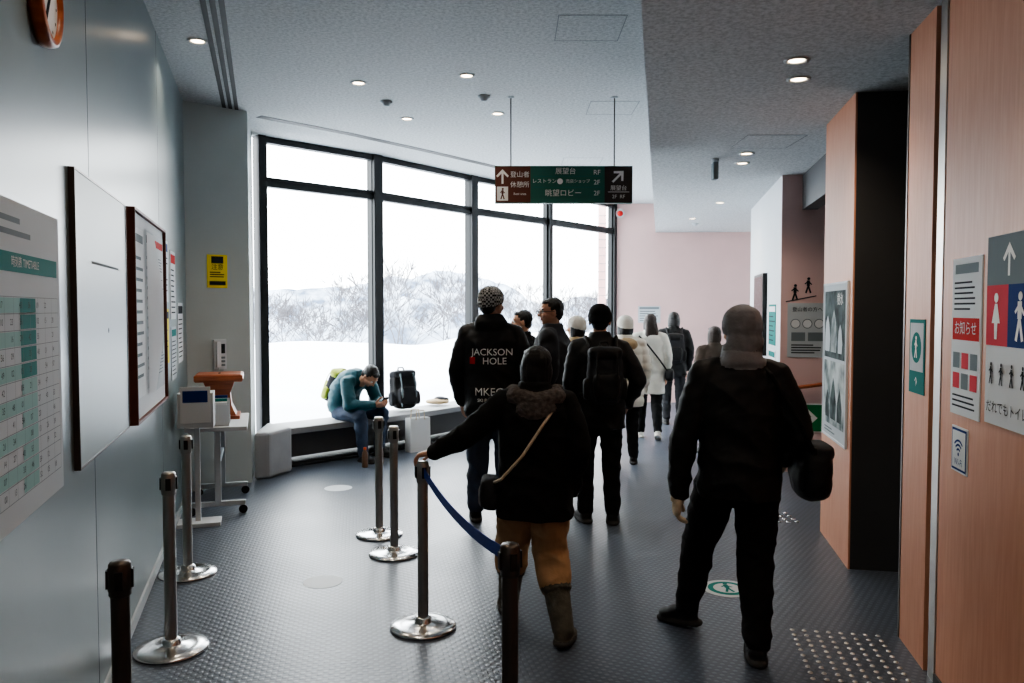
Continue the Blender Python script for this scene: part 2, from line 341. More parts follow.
f.r(.25, .7, .8, .71, M_inkg); f.b.disc(f.pt(.55, .45), f.right, (0, 0, 1), .012, M_ink); f.b.obj('whiteboard')
f = Flat(WL, 3.32, 1.98, 1.10, 2.22, m=M_white, th=.03); f.frame(M_brown, .014, .02)
k = 0
for (u0, u1, v0, v1) in ((.04, .3, .1, .93), (.34, .6, .12, .95), (.63, .97, .55, .95), (.63, .97, .08, .5)):
    k += 1; f.r(u0, v0, u1, v1, M_paper if k % 2 else M_paper2, 3); f.lines(u0+.03, u1-.03, v0+.08, v1-.12, 12, M_inkg, 5, .3, k); f.r(u0+.03, v1-.07, u1-.03, v1-.03, (M_inkg, M_ink, M_red, M_navy)[k-1], 5)
vs = []; fs = []
for i in range(9):
    t = i/8; of = .04+.05*math.sin(t*pi)
    vs += [WL(2.8, 1.2+.95*t, .036), WL(2.52, 1.2+.95*t, of)]
    if i: fs.append((2*i-2, 2*i-1, 2*i+1, 2*i))
f.b.add(vs, fs, M_paper, True)
f.b.obj('framed_notice_board')
def notice(name, W, sl, sr, z0, z1, base, head, n=8, title=None, seed=1):
    f = Flat(W, sl, sr, z0, z1, m=base, th=.005); f.r(.06, .82, .94, .95, head)
    if title: f.t(title, .5, .885, f.w*.13, M_paper, 3)
    f.lines(.08, .92, .06, .76, n, M_ink if base is not M_ink else M_paper, 1, .25, seed); f.b.obj(name)
notice('bulletin_notice', WL, 1.85, 1.45, 1.75, 2.2, M_paper, M_navy, 8, seed=2)
notice('bulletin_notice', WL, 1.85, 1.45, 1.3, 1.7, M_yellow, M_ink, 7, seed=3)
notice('bulletin_notice', WL, 1.30, .95, 1.62, 2.15, M_paper, M_red, 9, seed=4)
notice('bulletin_notice', WL, 1.30, .95, 1.15, 1.56, M_paper2, M_teal, 9, seed=5)
notice('bulletin_notice', WL, .80, .40, 1.25, 1.75, M_paper, M_ink, 9, seed=6)
f = Flat(WP, .198, .389, 1.90, 2.21, m=M_yellow, th=.006); f.r(.2, .74, .8, .95, M_ink); f.t('注意', .5, .62, .06, M_ink); f.lines(.12, .88, .3, .5, 3, M_ink); f.r(.1, .08, .9, .2, M_ink); f.b.obj('yellow_warning_sign')
b = B(); b.wbox(WP, .24, .36, 1.13, 1.41, 0, .03, M_white); b.wbox(WP, .255, .295, 1.15, 1.39, .03, .065, M_paper); b.wbox(WP, .31, .345, 1.28, 1.37, .03, .036, M_ink)
for i in range(3): b.wbox(WP, .31, .345, 1.16+i*.035, 1.18+i*.035, .03, .036, M_inkg)
b.path([WP(.275, 1.15, .05), WP(.27, 1.08, .04), WP(.3, 1.05, .03), WP(.33, 1.13, .03)], .005, M_paper2); b.obj('wall_intercom_phone', bevel=.005)
c = WL(4.93, 2.71, 0); ax = Matrix((WL.d, V((0, 0, 1)), WL.n)).transposed()
b = B(); b.lathe(c, [(.0, .0), (.15, .0), (.155, .02), (.15, .04), (.132, .045), (.128, .025)], M_wood, 48, ax); b.disc(c+WL.n*.026, WL.d, (0, 0, 1), .13, M_paper, 40)
for i in range(12):
    a = i*pi/6; q = c+WL.n*.028+WL.d*math.sin(a)*.105+V((0, 0, math.cos(a)*.105)); b.disc(q, WL.d, (0, 0, 1), .006, M_ink, 8)
for a, l in ((.7, .06), (2.6, .095)): b.cyl(c+WL.n*.032, c+WL.n*.032+WL.d*math.sin(a)*l+V((0, 0, math.cos(a)*l)), .004, M_ink, n=6)
b.obj('wall_clock')

f = Flat(WR, 3.455, 3.143, 1.26, 1.91, th=.005); f.r(.1, .9, .9, .96, M_inkg); f.lines(.08, .92, .66, .86, 6, M_ink, 1, .35, 3); f.r(.04, .48, .96, .62, M_red); f.t('お知らせ', .5, .55, .06, M_paper)
for i in range(2):
    for j in range(3): f.r(.08+j*.3, .3-i*.13, .32+j*.3, .4-i*.13, M_pinkp if (i+j) % 2 else M_inkg)
f.lines(.08, .92, .04, .14, 3, M_ink, 1, .35, 5); f.b.obj('notice_poster')
f = Flat(WR, 3.086, 2.70, 1.27, 1.97, m=M_paper, th=.006); f.r(0, .42, .49, .74, M_pinkp); f.r(.49, .42, 1, .74, M_navy); f.r(0, .74, 1, 1, M_inkg)
arrow(f.b, *f.pt(.5, .87, 2), .12, 0, M_signw, f.right)
def woman_icon(f, u, v, h, m):
    o = f.pt(u, v, 3); r = f.right; up = V((0, 0, 1)); f.b.disc(o+up*h*.4, r, up, h*.1, m)
    f.b.add([o+r*a*h+up*c*h for a, c in ((-.06, .28), (.06, .28), (.2, -.12), (-.2, -.12))], [(0, 1, 2, 3)], m)
    f.b.add([o+r*a*h+up*c*h for a, c in ((-.08, -.12), (.08, -.12), (.06, -.45), (-.06, -.45))], [(0, 1, 2, 3)], m)
woman_icon(f, .24, .57, .18, M_signw); walker(f.b, f.pt(.75, .57, 3), f.right, (0, 0, 1), .18, M_signw)
for i in range(4): walker(f.b, f.pt(.15+i*.23, .27, 3), f.right, (0, 0, 1), .085, M_ink)
f.t('だれでもトイレ', .5, .09, .05, M_ink); f.b.obj('restroom_sign')
f = Flat(WR, 3.43, 3.255, 1.02, 1.21, th=.004); f.r(.04, .04, .96, .96, M_navy, 1); f.r(.09, .09, .91, .91, M_paper, 2)
for rr_ in (.03, .048, .066):
    n = 10; o = f.pt(.5, .38, 3); vs = []
    for i in range(n+1):
        a = pi/4+pi/2*i/n
        for q in (rr_, rr_-.009): vs.append(o+f.right*math.cos(a)*q+V((0, 0, math.sin(a)*q)))
    f.b.add(vs, [(2*i, 2*i+2, 2*i+3, 2*i+1) for i in range(n)], M_navy)
f.b.disc(f.pt(.5, .4, 3), f.right, (0, 0, 1), .008, M_navy); f.t('Wi-Fi', .5, .22, .04, M_navy, 3); f.b.obj('wifi_sticker')
f = Flat(WR, 4.04, 3.81, 1.29, 1.65, m=M_teal, th=.004); f.r(.07, .3, .93, .95, M_paper2, 1); f.b.disc(f.pt(.5, .62, 2), f.right, (0, 0, 1), .075, M_teal); walker(f.b, f.pt(.5, .62, 4), f.right, (0, 0, 1), .11, M_signw); f.t('↑', .5, .15, .06, M_paper); f.b.obj('teal_information_sticker')
WRb = Wf((WR(0, 0, .012).x, WR(0, 0, .012).y), WR.d, WR.n)
f = Flat(WRb, 6.05, 5.32, .79, 1.87, m=M_paper2, th=.012); f.frame(M_white, .015, .004)
M_sc1 = mat('poster_photo_trees', (30, 40, 42), .8, col2=(84, 98, 98), vs=9, spec=.15); M_sc2 = mat('poster_photo_snow', (84, 98, 100), .8, col2=(196, 204, 204), vs=6, spec=.15)
f.r(.05, .52, .95, .96, M_sc1); f.r(.05, .08, .95, .5, M_sc2)
for i in range(3):
    o = f.pt(.22+i*.27, .12, 2); hh = (.2, .3, .24)[i]
    f.b.add([o+f.right*a*hh+V((0, 0, c_*hh)) for a, c_ in ((-.28, 0), (.28, 0), (.34, .4), (.16, .8), (0, 1), (-.15, .75), (-.32, .45))], [tuple(range(7))], M_sc1)
    o = f.pt(.2+i*.28, .56, 3); hh = (.26, .3, .2)[i]
    f.b.add([o+f.right*a*hh+V((0, 0, c_*hh)) for a, c_ in ((-.3, 0), (.28, 0), (.36, .35), (.2, .8), (.02, 1), (-.2, .78), (-.3, .4))], [tuple(range(7))], M_paper2 if i != 1 else M_sc2)
f.t('樹氷', .75, .9, .09, M_signw, 4); f.lines(.1, .6, .02, .06, 2, M_inkg); f.b.obj('scenic_poster')
WN = Wf((WR(8.424, 0, 0).x, WR(8.424, 0, 0).y), (.9831, -.1829), (-.1829, -.9831))
f = Flat(WN, .07, .46, 1.20, 1.76, m=M_paper2, th=.005); f.t('登山者の方へ', .5, .88, .05, M_ink)
for i in range(3): f.b.disc(f.pt(.2+i*.3, .62, 1), f.right, (0, 0, 1), .05, M_inkg); f.b.disc(f.pt(.2+i*.3, .62, 2), f.right, (0, 0, 1), .042, M_paper)
f.r(.1, .3, .45, .46, M_inkg); f.r(.52, .3, .9, .46, M_inkg); f.lines(.1, .9, .06, .25, 4, M_ink); f.b.obj('climber_notice')
b = B(); walker(b, WN(.14, 1.87, .004), WN.d, (0, 0, 1), .17, M_ink); walker(b, WN(.27, 1.94, .004), WN.d, (0, 0, 1), .17, M_ink)
b.add([WN(.05, 1.77, .003), WN(.35, 1.83, .003), WN(.35, 1.84, .003), WN(.05, 1.78, .003)], [(0, 1, 2, 3)], M_ink); b.obj('hiker_wall_decal')
f = Flat(WN, .12, .44, .42, .72, m=M_signw, th=.006); f.r(.04, .04, .96, .96, mat('exit_green', (40, 130, 80), .8, spec=.12), 1); arrow(f.b, *f.pt(.5, .5, 2), .2, -pi/2, M_signw, f.right); f.b.obj('green_arrow_sign')
b = B(); hr = [WN(.1, .88, .07), WN(.55, .95, .07), WN(2.6, 2.2, .07)]; b.path(hr, .02, M_wood, 14)
for q in (WN(.2, .84, 0), WN(.55, .89, 0), WN(1.5, 1.46, 0)): b.cyl(q, q+WN.n*.07+V((0, 0, .05)), .008, M_steel)
b.obj('stair_handrail')
b = B()
for i in range(8): b.wbox(WR, 6.2, 8.4, 0, .17*(i+1), -3.0, -.75-.28*i, M_bench)
b.obj('staircase')
b = B(); b.wbox(WR, 9.5, 10.4, 1.15, 2.12, 0, .05, M_blackp); b.wbox(WR, 9.53, 10.37, 1.18, 2.09, .05, .052, mat('screen_dark', (24, 28, 32), .15)); b.obj('wall_display')
notice('bulletin_notice', WR, 9.3, 8.75, 1.3, 1.75, M_teal, M_paper, 6, seed=8)
notice('bulletin_notice', WR, 9.3, 8.75, .8, 1.25, M_paper, M_teal, 6, seed=9)
WE = Wf((1.84, 14.5), (4.76, -.3), (-.063, -.998))
notice('end_wall_poster', WE, .45, .85, 1.45, 1.75, M_paper2, M_inkg, 5, seed=11)

# ------------------------------------------------------------------ stanchions
def stanchion(x, y, backlit=False):
    b = B(); pm = M_darkorbacklit if backlit else M_steel  # posts against the window light get their shade as a darker steel colour
    b.lathe((x, y, 0), [(0, 0), (.175, 0), (.177, .008), (.172, .016), (.12, .024), (.05, .03), (.046, .034), (.044, .055), (.034, .06), (.03, .062)], M_chrome, 44)
    b.cyl((x, y, .05), (x, y, .80), .029, pm, n=28)
    b.lathe((x, y, 0), [(.029, .78), (.034, .785), (.034, .80), (.036, .802), (.036, .872), (.034, .876), (.034, .884), (.028, .893), (0, .895)], pm, 28)
    for a in range(4):
        an = a*pi/2+.35; c_, s_ = math.cos(an), math.sin(an); b.box((x+c_*.035, y+s_*.035, .838), (.012, .024, .058), M_blackp, Matrix.Rotation(an, 3, 'Z'))
    return b
for (x, y, is_backlit) in ((-1.257, 2.52, True), (-1.70, 3.91, False), (-2.08, 5.05, False), (-.007, 2.71, True), (-.474, 4.19, False), (-.816, 5.46, False), (-.998, 5.93, False)):
    stanchion(x, y, is_backlit).obj('stanchion_post')
vs = []; fs = []; n = 16; p0 = V((-.462, 4.15, .84)); p1 = V((-.022, 2.755, .84))
for i in range(n+1):
    t = i/n; q = p0.lerp(p1, t); q.z -= .05*4*t*(1-t); vs += [q+V((0, 0, .024)), q-V((0, 0, .024)), q+V((.003, .001, -.024)), q+V((.003, .001, .024))]
    if i:
        a = 4*(i-1); c_ = 4*i; fs += [(a+k, a+(k+1) % 4, c_+(k+1) % 4, c_+k) for k in range(4)]
b = B(); b.add(vs, fs, M_bluebelt); b.obj('retractable_belt')

M_stick = mat('floor_sticker', (190, 196, 200), .5)
def sticker(x, y, r, mats=(M_stick,)):
    b = B(); n = 30
    for k, m in enumerate(mats): b.add([(x+math.cos(2*pi*i/n)*r*(1-.22*k), y+math.sin(2*pi*i/n)*r*(1-.22*k), .0015+.0012*k) for i in range(n)], [tuple(range(n))], m)
    return b
sticker(-1.18, 4.9, .12).obj('floor_sticker'); sticker(-1.65, 7.5, .13).obj('floor_sticker')
b = sticker(1.31, 4.78, .15, (M_paper2, M_teal, M_paper2)); walker(b, (1.31, 4.78, .006), (1, 0, 0), (0, 1, 0), .16, M_teal); b.obj('floor_sticker')
b = B()
for i in range(8):
    for j in range(14):
        x, y = 1.34+i*.06+.186*(j*.06), 3.35+j*.062-.186*(i*.06); b.lathe((x, y, 0), [(.012, 0), (.010, .004), (0, .005)], M_steel, 12)
b.obj('tactile_stud_field')
b = B()
for i in range(5):
    for j in range(4):
        x, y = 2.0+i*.07, 6.3+j*.09; b.lathe((x, y, 0), [(.02, 0), (.016, .005), (0, .006)], M_chrome, 12)
b.obj('tactile_stud_field')

# ------------------------------------------------------------------ bench
b = B()
def offs(d):
    res = []
    for i, (x, y) in enumerate(WIN[:3]):
        a = V(WIN[max(i-1, 0)]); c = V(WIN[i+1]); t = (c-a).normalized(); nrm = V((t.y, -t.x)); res.append((x+nrm.x*d, y+nrm.y*d))
    return res
for (d0, d1, z0, z1, m) in ((.12, .58, .36, .43, M_bench), (.14, .50, .10, .36, M_darkpanel), (.14, .56, .0, .035, M_frame)):
    A = offs(d0); C = offs(d1); b.prism(A+C[::-1], z0, z1, m)
b.obj('window_bench', bevel=.012)
b = B(); b.prism([(-2.56, 7.84), (-2.42, 7.90), (-2.30, 8.28), (-2.40, 8.40), (-2.66, 8.62)], 0, .47, M_bench); b.obj('bench_end_panel', bevel=.03)

# ------------------------------------------------------------------ organic toolkit
def sph(c, r, m, w=None, R=None, e=1.0, nu=18, nv=11):
    c = V(c); r = (r, r, r) if not isinstance(r, (tuple, list)) else r; v = []; f = []
    sg = lambda x: (abs(x)**e)*(1 if x >= 0 else -1)
    for j in range(1, nv):
        ph = pi*j/nv
        for i in range(nu):
            th = 2*pi*i/nu; q = V((r[0]*sg(math.sin(ph))*sg(math.cos(th)), r[1]*sg(math.sin(ph))*sg(math.sin(th)), r[2]*sg(math.cos(ph))))
            if R: q = R @ q
            v.append(c+q)
    for k in (1, -1):
        q = V((0, 0, k*r[2])); q = R @ q if R else q; v.append(c+q)
    n = (nv-1)*nu
    for j in range(nv-2):
        for i in range(nu): f.append((j*nu+i, j*nu+(i+1) % nu, (j+1)*nu+(i+1) % nu, (j+1)*nu+i))
    for i in range(nu): f.append((n, (i+1) % nu, i)); f.append((n+1, (nv-2)*nu+i, (nv-2)*nu+(i+1) % nu))
    return [(v, f, m, w)]
def frus(p0, p1, r0, r1, m, w=None, n=18):
    p0 = V(p0); p1 = V(p1); d = (p1-p0)
    if d.length < 1e-5: return []
    d.normalize(); a = d.orthogonal().normalized(); b_ = d.cross(a); v = []
    for p, r in ((p0, r0), (p1, r1)):
        for i in range(n): v.append(p+(a*math.cos(2*pi*i/n)+b_*math.sin(2*pi*i/n))*r)
    return [(v, [(i, (i+1) % n, n+(i+1) % n, n+i) for i in range(n)]+[tuple(range(n)), tuple(range(n, 2*n))], m, w)]
def chain(pts, rads, m, w=None):
    out = []
    for p, r in zip(pts, rads): out += sph(p, r, m, w)
    for i in range(len(pts)-1): out += frus(pts[i], pts[i+1], rads[i], rads[i+1], m, w)
    return out
def loft(rings, m, w=None, n=28, e=.86):
    v = []; f = []; sg = lambda x: (abs(x)**e)*(1 if x >= 0 else -1)
    for (c, ax, ay) in rings:
        for i in range(n): th = 2*pi*i/n; v.append(V(c)+ax*sg(math.cos(th))+ay*sg(math.sin(th)))
    for k in range(len(rings)-1):
        for i in range(n): f.append((k*n+i, k*n+(i+1) % n, (k+1)*n+(i+1) % n, (k+1)*n+i))
    f.append(tuple(range(n))); f.append(tuple(range((len(rings)-1)*n, len(rings)*n)))
    return [(v, f, m, w)]
def vloft(rings, m, w=None, n=28, e=.9):
    return loft([(V((x, y, z)), V((rx, 0, 0)), V((0, ry, 0))) for x, y, z, rx, ry in rings], m, w, n, e)
def xf(parts, Mx): return [([Mx @ q for q in v], f, m, w) for v, f, m, w in parts]
def disp(w, p):
    k = w[0]; a = w[1]
    if k == 'fold':
        q = V((p.x*4.5, p.y*4.5, p.z*8+p.x*4))
        n1 = noise.noise(q); n2 = noise.noise(V((p.x*9+3, p.y*9, p.z*18-p.x*7)))
        return a*((.5-abs(n1)*2.4)+(.3-abs(n2)*1.1)*.5)
    if k == 'puff': return a*(abs(math.sin(pi*p.z/w[2]))*1.6-.8)+.002*noise.noise(p*14)
    if k == 'hair': return a*(noise.noise(V((p.x*70, p.y*70, p.z*7)))+.5*noise.noise(p*14))
    if k == 'fur': return a*(noise.noise(p*55)+.6*noise.noise(p*110))
    if k == 'soft': return a*(noise.noise(V((p.x*12, p.y*12, p.z*18)))+.3*noise.noise(p*30))
    return 0
def fuse(name, parts, voxel, parent=None, smooth=3):
    Vs = []; F = []; L = []; mats = []
    for pi_, (v, f, m, w) in enumerate(parts):
        o = len(Vs); Vs += [tuple(q) for q in v]; F += [tuple(i+o for i in q) for q in f]; L += [pi_]*len(f)
        if m not in mats: mats.append(m)
    me = bpy.data.meshes.new('src'); me.from_pydata(Vs, [], F); me.update()
    ob = bpy.data.objects.new('src', me); COL.objects.link(ob)
    md = ob.modifiers.new('r', 'REMESH'); md.mode = 'VOXEL'; md.voxel_size = voxel
    sm = ob.modifiers.new('s', 'SMOOTH'); sm.iterations = smooth; sm.factor = .5
    bpy.context.view_layer.update()
    out = bpy.data.meshes.new_from_object(ob.evaluated_get(bpy.context.evaluated_depsgraph_get()))
    bvh = BVHTree.FromPolygons(Vs, F)
    bpy.data.objects.remove(ob); bpy.data.meshes.remove(me)
    out.materials.clear()
    for m in mats: out.materials.append(m)
    vw = {}
    for pl in out.polygons:
        r = bvh.find_nearest(pl.center); k = L[r[2]]; pl.material_index = mats.index(parts[k][2]); pl.use_smooth = True
        if parts[k][3]:
            for vi in pl.vertices: vw[vi] = parts[k][3]
    nrm = [v.normal.copy() for v in out.vertices]
    for vi, w in vw.items():
        v = out.vertices[vi]; v.co = v.co+nrm[vi]*disp(w, v.co)
    out.update(); out.name = name
    o2 = bpy.data.objects.new(name, out); COL.objects.link(o2)
    if parent: o2.parent = parent
    return o2
def frameM(pos, d, nrm):
    y = V(d).normalized(); z = V(nrm); z = (z-y*z.dot(y)).normalized(); x = y.cross(z)
    return Matrix(((x.x, y.x, z.x, pos[0]), (x.y, y.y, z.y, pos[1]), (x.z, y.z, z.z, pos[2]), (0, 0, 0, 1)))
def hand_parts(pos, d, nrm, side, curl, m, fat=1.0):
    P = []; th = 1 if side == 'L' else -1
    P += frus((0, -.05, 0), (0, .02, 0), .027*fat, .028*fat, m)
    P += sph((0, .045, 0), (.040*fat, .052, .017*fat), m, e=.7)
    P += sph((th*.018, .03, -.006), (.022, .035, .018), m)
    for i, (fx, L) in enumerate(((.029, .072), (.0095, .08), (-.0105, .074), (-.029, .058))):
        x = fx*th*(1 if fat < 1.1 else 1.12); p = V((x, .085-(.006 if i == 3 else 0), 0)); a = math.radians(-8); pts = [V((x*.8, .05, 0)), p.copy()]
        for s_, fr in enumerate((.45, .32, .23)):
            a -= math.radians(curl*(1+.06*i)*(1.0, 1.15, .8)[s_]); p = p+V((x*.03, math.cos(a), math.sin(a)))*L*fr; pts.append(p.copy())
        r = .0088*min(fat, 1.15); P += chain(pts, [r*1.15, r*1.1, r, r*.92, r*.82], m)
    p = V((th*.03, .015, -.006)); q = p+V((th*.026, .028, -.012)); s2 = q+V((th*.010, .028, -.012-.0002*curl)); s3 = s2+V((-th*.004, .022, -.010))
    P += chain([p, q, s2, s3], [.015*fat, .0115*fat, .0105*fat, .009*fat], m)
    return xf(P, frameM(pos, d, nrm))
def shoe(ank, yaw, pitch, m, sole, big=1.0):
    P = sph((0, .0, -.03), (.045*big, .058*big, .05), m)+sph((0, .055, -.03), (.045*big, .08, .042), m)+sph((0, .11, -.043), (.048*big, .07, .034), m)
    P += loft([(V((0, .052, z)), V((.050*big*k, 0, 0)), V((0, .14*k, 0))) for z, k in ((-.085, .96), (-.075, 1), (-.058, 1))], sole, n=24, e=.75)
    Mx = Matrix.Translation(V(ank)) @ Matrix.Rotation(math.radians(yaw), 4, 'Z') @ Matrix.Rotation(math.radians(-pitch), 4, 'X')
    return xf(P, Mx)
def head_parts(skin, hair, style, hat=None, hatw=None):
    P = sph((0, -.008, .028), (.076, .094, .088), skin)+sph((0, .022, -.03), (.060, .068, .078), skin)+sph((0, .052, -.088), (.026, .024, .022), skin)
    P += sph((0, .03, -.068), (.05, .05, .03), skin)
    P += chain([(0, .084, .012), (0, .098, -.012), (0, .104, -.028)], [.008, .009, .0125], skin)+sph((.011, .09, -.031), .009, skin)+sph((-.011, .09, -.031), .009, skin)
    P += sph((0, .076, .03), (.046, .014, .010), skin)+sph((.036, .066, -.025), (.022, .02, .02), skin)+sph((-.036, .066, -.025), (.022, .02, .02), skin)
    P += sph((0, .084, -.054), (.022, .008, .0055), M_lip)+sph((0, .082, -.064), (.019, .008, .006), M_lip)
    for s_ in (1, -1):
        P += sph((s_*.078, -.008, -.008), (.010, .018, .030), skin, R=Matrix.Rotation(s_*.3, 3, 'Z'))
        P += sph((s_*.030, .077, .004), .0115, M_eye)+sph((s_*.030, .0855, .004), .0055, M_iris)
        P += sph((s_*.030, .084, .026), (.02, .006, .004), hair)
    P += frus((0, -.02, -.05), (0, -.035, -.17), .054, .06, skin)
    H = ('hair', .004)
    if style in ('short', 'bob', 'long'):
        P += sph((0, -.026, .042), (.085, .095, .086), hair, H)+sph((0, .042, .084), (.058, .036, .022), hair, H)
        P += sph((0, -.062, -.01), (.070, .050, .065), hair, H)
        for s_ in (1, -1): P += sph((s_*.072, -.012, .035), (.010, .035, .03), hair, H)
    if style in ('bob', 'long'):
        P += sph((0, -.040, -.03), (.090, .070, .12), hair, H)+sph((.075, -.01, -.04), (.020, .045, .10), hair, H)+sph((-.075, -.01, -.04), (.020, .045, .10), hair, H)
    if style == 'long':
        P += vloft([(0, -.06, -.02, .085, .05), (0, -.085, -.16, .10, .045), (0, -.10, -.30, .09, .035), (0, -.105, -.38, .05, .02)], hair, H)
    if hat:
        P += sph((0, -.016, .052), (.091, .106, .088), hat, hatw, e=.95)
        P += loft([(V((0, -.02, -.0)), V((.093, 0, .0)), V((0, .104, .022))), (V((0, -.018, .03)), V((.097, 0, 0)), V((0, .110, .022))), (V((0, -.016, .062)), V((.093, 0, 0)), V((0, .107, .022)))], hat, hatw, e=1)
    return P
FOLD = ('fold', .011)
DEF = dict(pv=(0, 0, .92), ch=(0, -.005, 1.22), nk=(0, -.01, 1.48), hL=(-.092, 0, .90), hR=(.092, 0, .90), kL=(-.10, .03, .49), kR=(.10, .03, .49),
           aL=(-.105, 0, .085), aR=(.105, 0, .085), fL=(12, 0), fR=(-12, 0), sL=(-.175, -.01, 1.405), sR=(.175, -.01, 1.405),
           eL=(-.245, -.045, 1.13), eR=(.245, -.045, 1.13), wL=(-.235, .05, .88), wR=(.235, .05, .88), hd=(0, .01, 1.625), hy=0, hp=0)
RINGS = [(-.28, .20, .15), (-.1, .20, .155), (.15, .185, .145), (.45, .2, .148), (.72, .205, .14), (.86, .185, .125), (.95, .13, .105), (1.03, .085, .085), (1.09, .078, .078)]
def person(name, loc, yaw, H, coat, pants, shoem, pose={}, rings=None, legr=(.098, .078, .072, .058), armr=(.074, .064, .05), hair=M_hair, style='short', hat=None,
           handm=M_skin, extras=[], headx=[], voxel=.010, sole=M_sole, cw=FOLD, pw=FOLD, curl=22, hands=True, bigfoot=1.0, boots=None, fat=1.15):
    q = dict(DEF); q.update(pose); q = {k: (V(v) if isinstance(v, tuple) and len(v) == 3 and not isinstance(v[0], tuple) else v) for k, v in q.items()}
    E = bpy.data.objects.new(name, None); COL.objects.link(E); E.location = loc; E.rotation_euler = (0, 0, math.radians(yaw)); k = H/1.75; E.scale = (k, k, k); E.empty_display_size = .2
    P = []
    pv, ch, nk = q['pv'], q['ch'], q['nk']; sx = (q['sR']-q['sL']).normalized(); hx = (q['hR']-q['hL']).normalized()
    rg = []
    ctrl = ch*2-(pv+nk)/2
    for (t, rx, ry) in (rings or RINGS):
        if t < 0: c = pv+V((0, 0, t*.56)); tan = V((0, 0, 1))
        elif t > 1: c = nk+(nk-ch).normalized()*(t-1)*.56; tan = (nk-ch).normalized()
        else: c = pv*(1-t)**2+ctrl*2*t*(1-t)+nk*t*t; tan = ((ctrl-pv)*(1-t)+(nk-ctrl)*t).normalized()
        ax = hx.lerp(sx, max(0, min(1, t))); ax = (ax-tan*ax.dot(tan)).normalized(); ay = tan.cross(ax); rg.append((c, ax*rx, ay*ry))
    P += loft(rg, coat, cw)
    P += sph(pv+V((0, 0, -.02)), (.15, .11, .10), pants, None)
    for s_ in 'LR':
        h, kn, an = q['h'+s_], q['k'+s_], q['a'+s_]; mid = kn.lerp(an, .35)
        if boots:
            P += chain([h, h.lerp(kn, .5), kn, kn.lerp(an, .4)], [legr[0], (legr[0]+legr[1])/2, legr[1], legr[2]*.98], pants, pw)
            P += chain([kn.lerp(an, .50), kn.lerp(an, .75), an], [.080, .072, .064], boots, ('fur', .003))+frus(kn.lerp(an, .40), kn.lerp(an, .54), .094, .092, boots, ('fur', .006))
        else: P += chain([h, h.lerp(kn, .5), kn, mid, an.lerp(kn, .06)], [legr[0], (legr[0]*1.0+legr[1])/2, legr[1], legr[2], legr[3]], pants, pw)
        P += shoe(an, q['f'+s_][0], q['f'+s_][1], boots or shoem, sole, bigfoot)
        sh, el, wr = q['s'+s_], q['e'+s_], q['w'+s_]
        P += chain([sh.lerp(nk, .25), sh, sh.lerp(el, .5), el, el.lerp(wr, .5), wr], [armr[0]*.95, armr[0], armr[0]*.97, armr[1], (armr[1]+armr[2])/2, armr[2]], coat, cw)
    P += list(extras)
    body = fuse('body', P, voxel, E, 4)
    Hm = Matrix.Translation(q['hd']) @ Matrix.Rotation(math.radians(q['hy']), 4, 'Z') @ Matrix.Rotation(math.radians(-q['hp']), 4, 'X')
    fuse('head', xf(head_parts(M_skin, hair, style, hat)+list(headx), Hm), .0055, E, 1)
    if hands:
        for s_ in 'LR':
            el, wr = q['e'+s_], q['w'+s_]; d, nrm, cu = q.get('hand'+s_, ((wr-el), V((-1, 0, 0)) if s_ == 'L' else V((1, 0, 0)), curl))
            d = V(d).normalized(); fuse('hand_'+s_, hand_parts(wr+d*.03, d, nrm, s_, cu, handm, fat if handm != M_skin else 1.0), .0042, E, 1)
    return E, body, Hm
def backpack(parent, c, m, m2, R=None, sc=1.0, name='backpack', voxel=.009, trim=None):
    trim = trim or m2
    P = sph((0, 0, 0), (.15, .085, .23), m, ('fold', .006), e=.5)+sph((0, -.085, -.07), (.115, .045, .11), m2, ('fold', .004), e=.5)
    P += sph((0, -.01, .20), (.145, .095, .055), m2, ('fold', .004), e=.6)+sph((.155, -.01, -.1), (.03, .05, .09), m2, None, e=.6)+sph((-.155, -.01, -.1), (.03, .05, .09), m2, None, e=.6)
    P += chain([(.04, .02, .24), (.03, .03, .29), (-.03, .03, .29), (-.04, .02, .24)], [.009]*4, m2)
    for s_ in (1, -1): P += chain([(s_*.08, -.10, .20), (s_*.085, -.125, .1), (s_*.085, -.13, -.05), (s_*.08, -.09, -.2)], [.009]*4, trim)
    Mx = Matrix.Translation(V(c)) @ (R.to_4x4() if R else Matrix.Identity(4)) @ Matrix.Scale(sc, 4)
    return fuse(name, xf(P, Mx), voxel, parent, 2)
def straps(E, m):
    P = []
    for s_ in (1, -1): P += chain([(s_*.10, -.15, 1.42), (s_*.12, -.06, 1.50), (s_*.125, .06, 1.47), (s_*.12, .145, 1.36), (s_*.13, .15, 1.2), (s_*.19, .05, 1.08), (s_*.16, -.12, 1.05)], [.016]*7, m)
    fuse('straps', P, .008, E, 1)
def back_text(E, body, items):
    me = body.data; bvh = BVHTree.FromPolygons([v.co for v in me.vertices], [tuple(p.vertices) for p in me.polygons]); b = B()
    for (kind, txt, x, z, size, m) in items:
        if kind == 't': v, f = text_mesh(txt, size); v = [V((q.x+x, 0, q.y+z)) for q in v]
        else:
            v = []; f = []; n = 6
            for i in range(n+1):
                for j in range(n+1): v.append(V((x+size*(i/n-.5), 0, z+txt*(j/n-.5))))
            for i in range(n):
                for j in range(n): a = i*(n+1)+j; f.append((a, a+1, a+n+2, a+n+1))
        o = []
        for q in v:
            r = bvh.ray_cast(V((q.x, -1, q.z)), V((0, 1, 0))); y = r[0].y if r[0] else -.15; o.append(V((q.x, y-.006-(.002 if kind == 't' else 0), q.z)))
        b.add(o, f, m)
    b.obj('back_print', E)

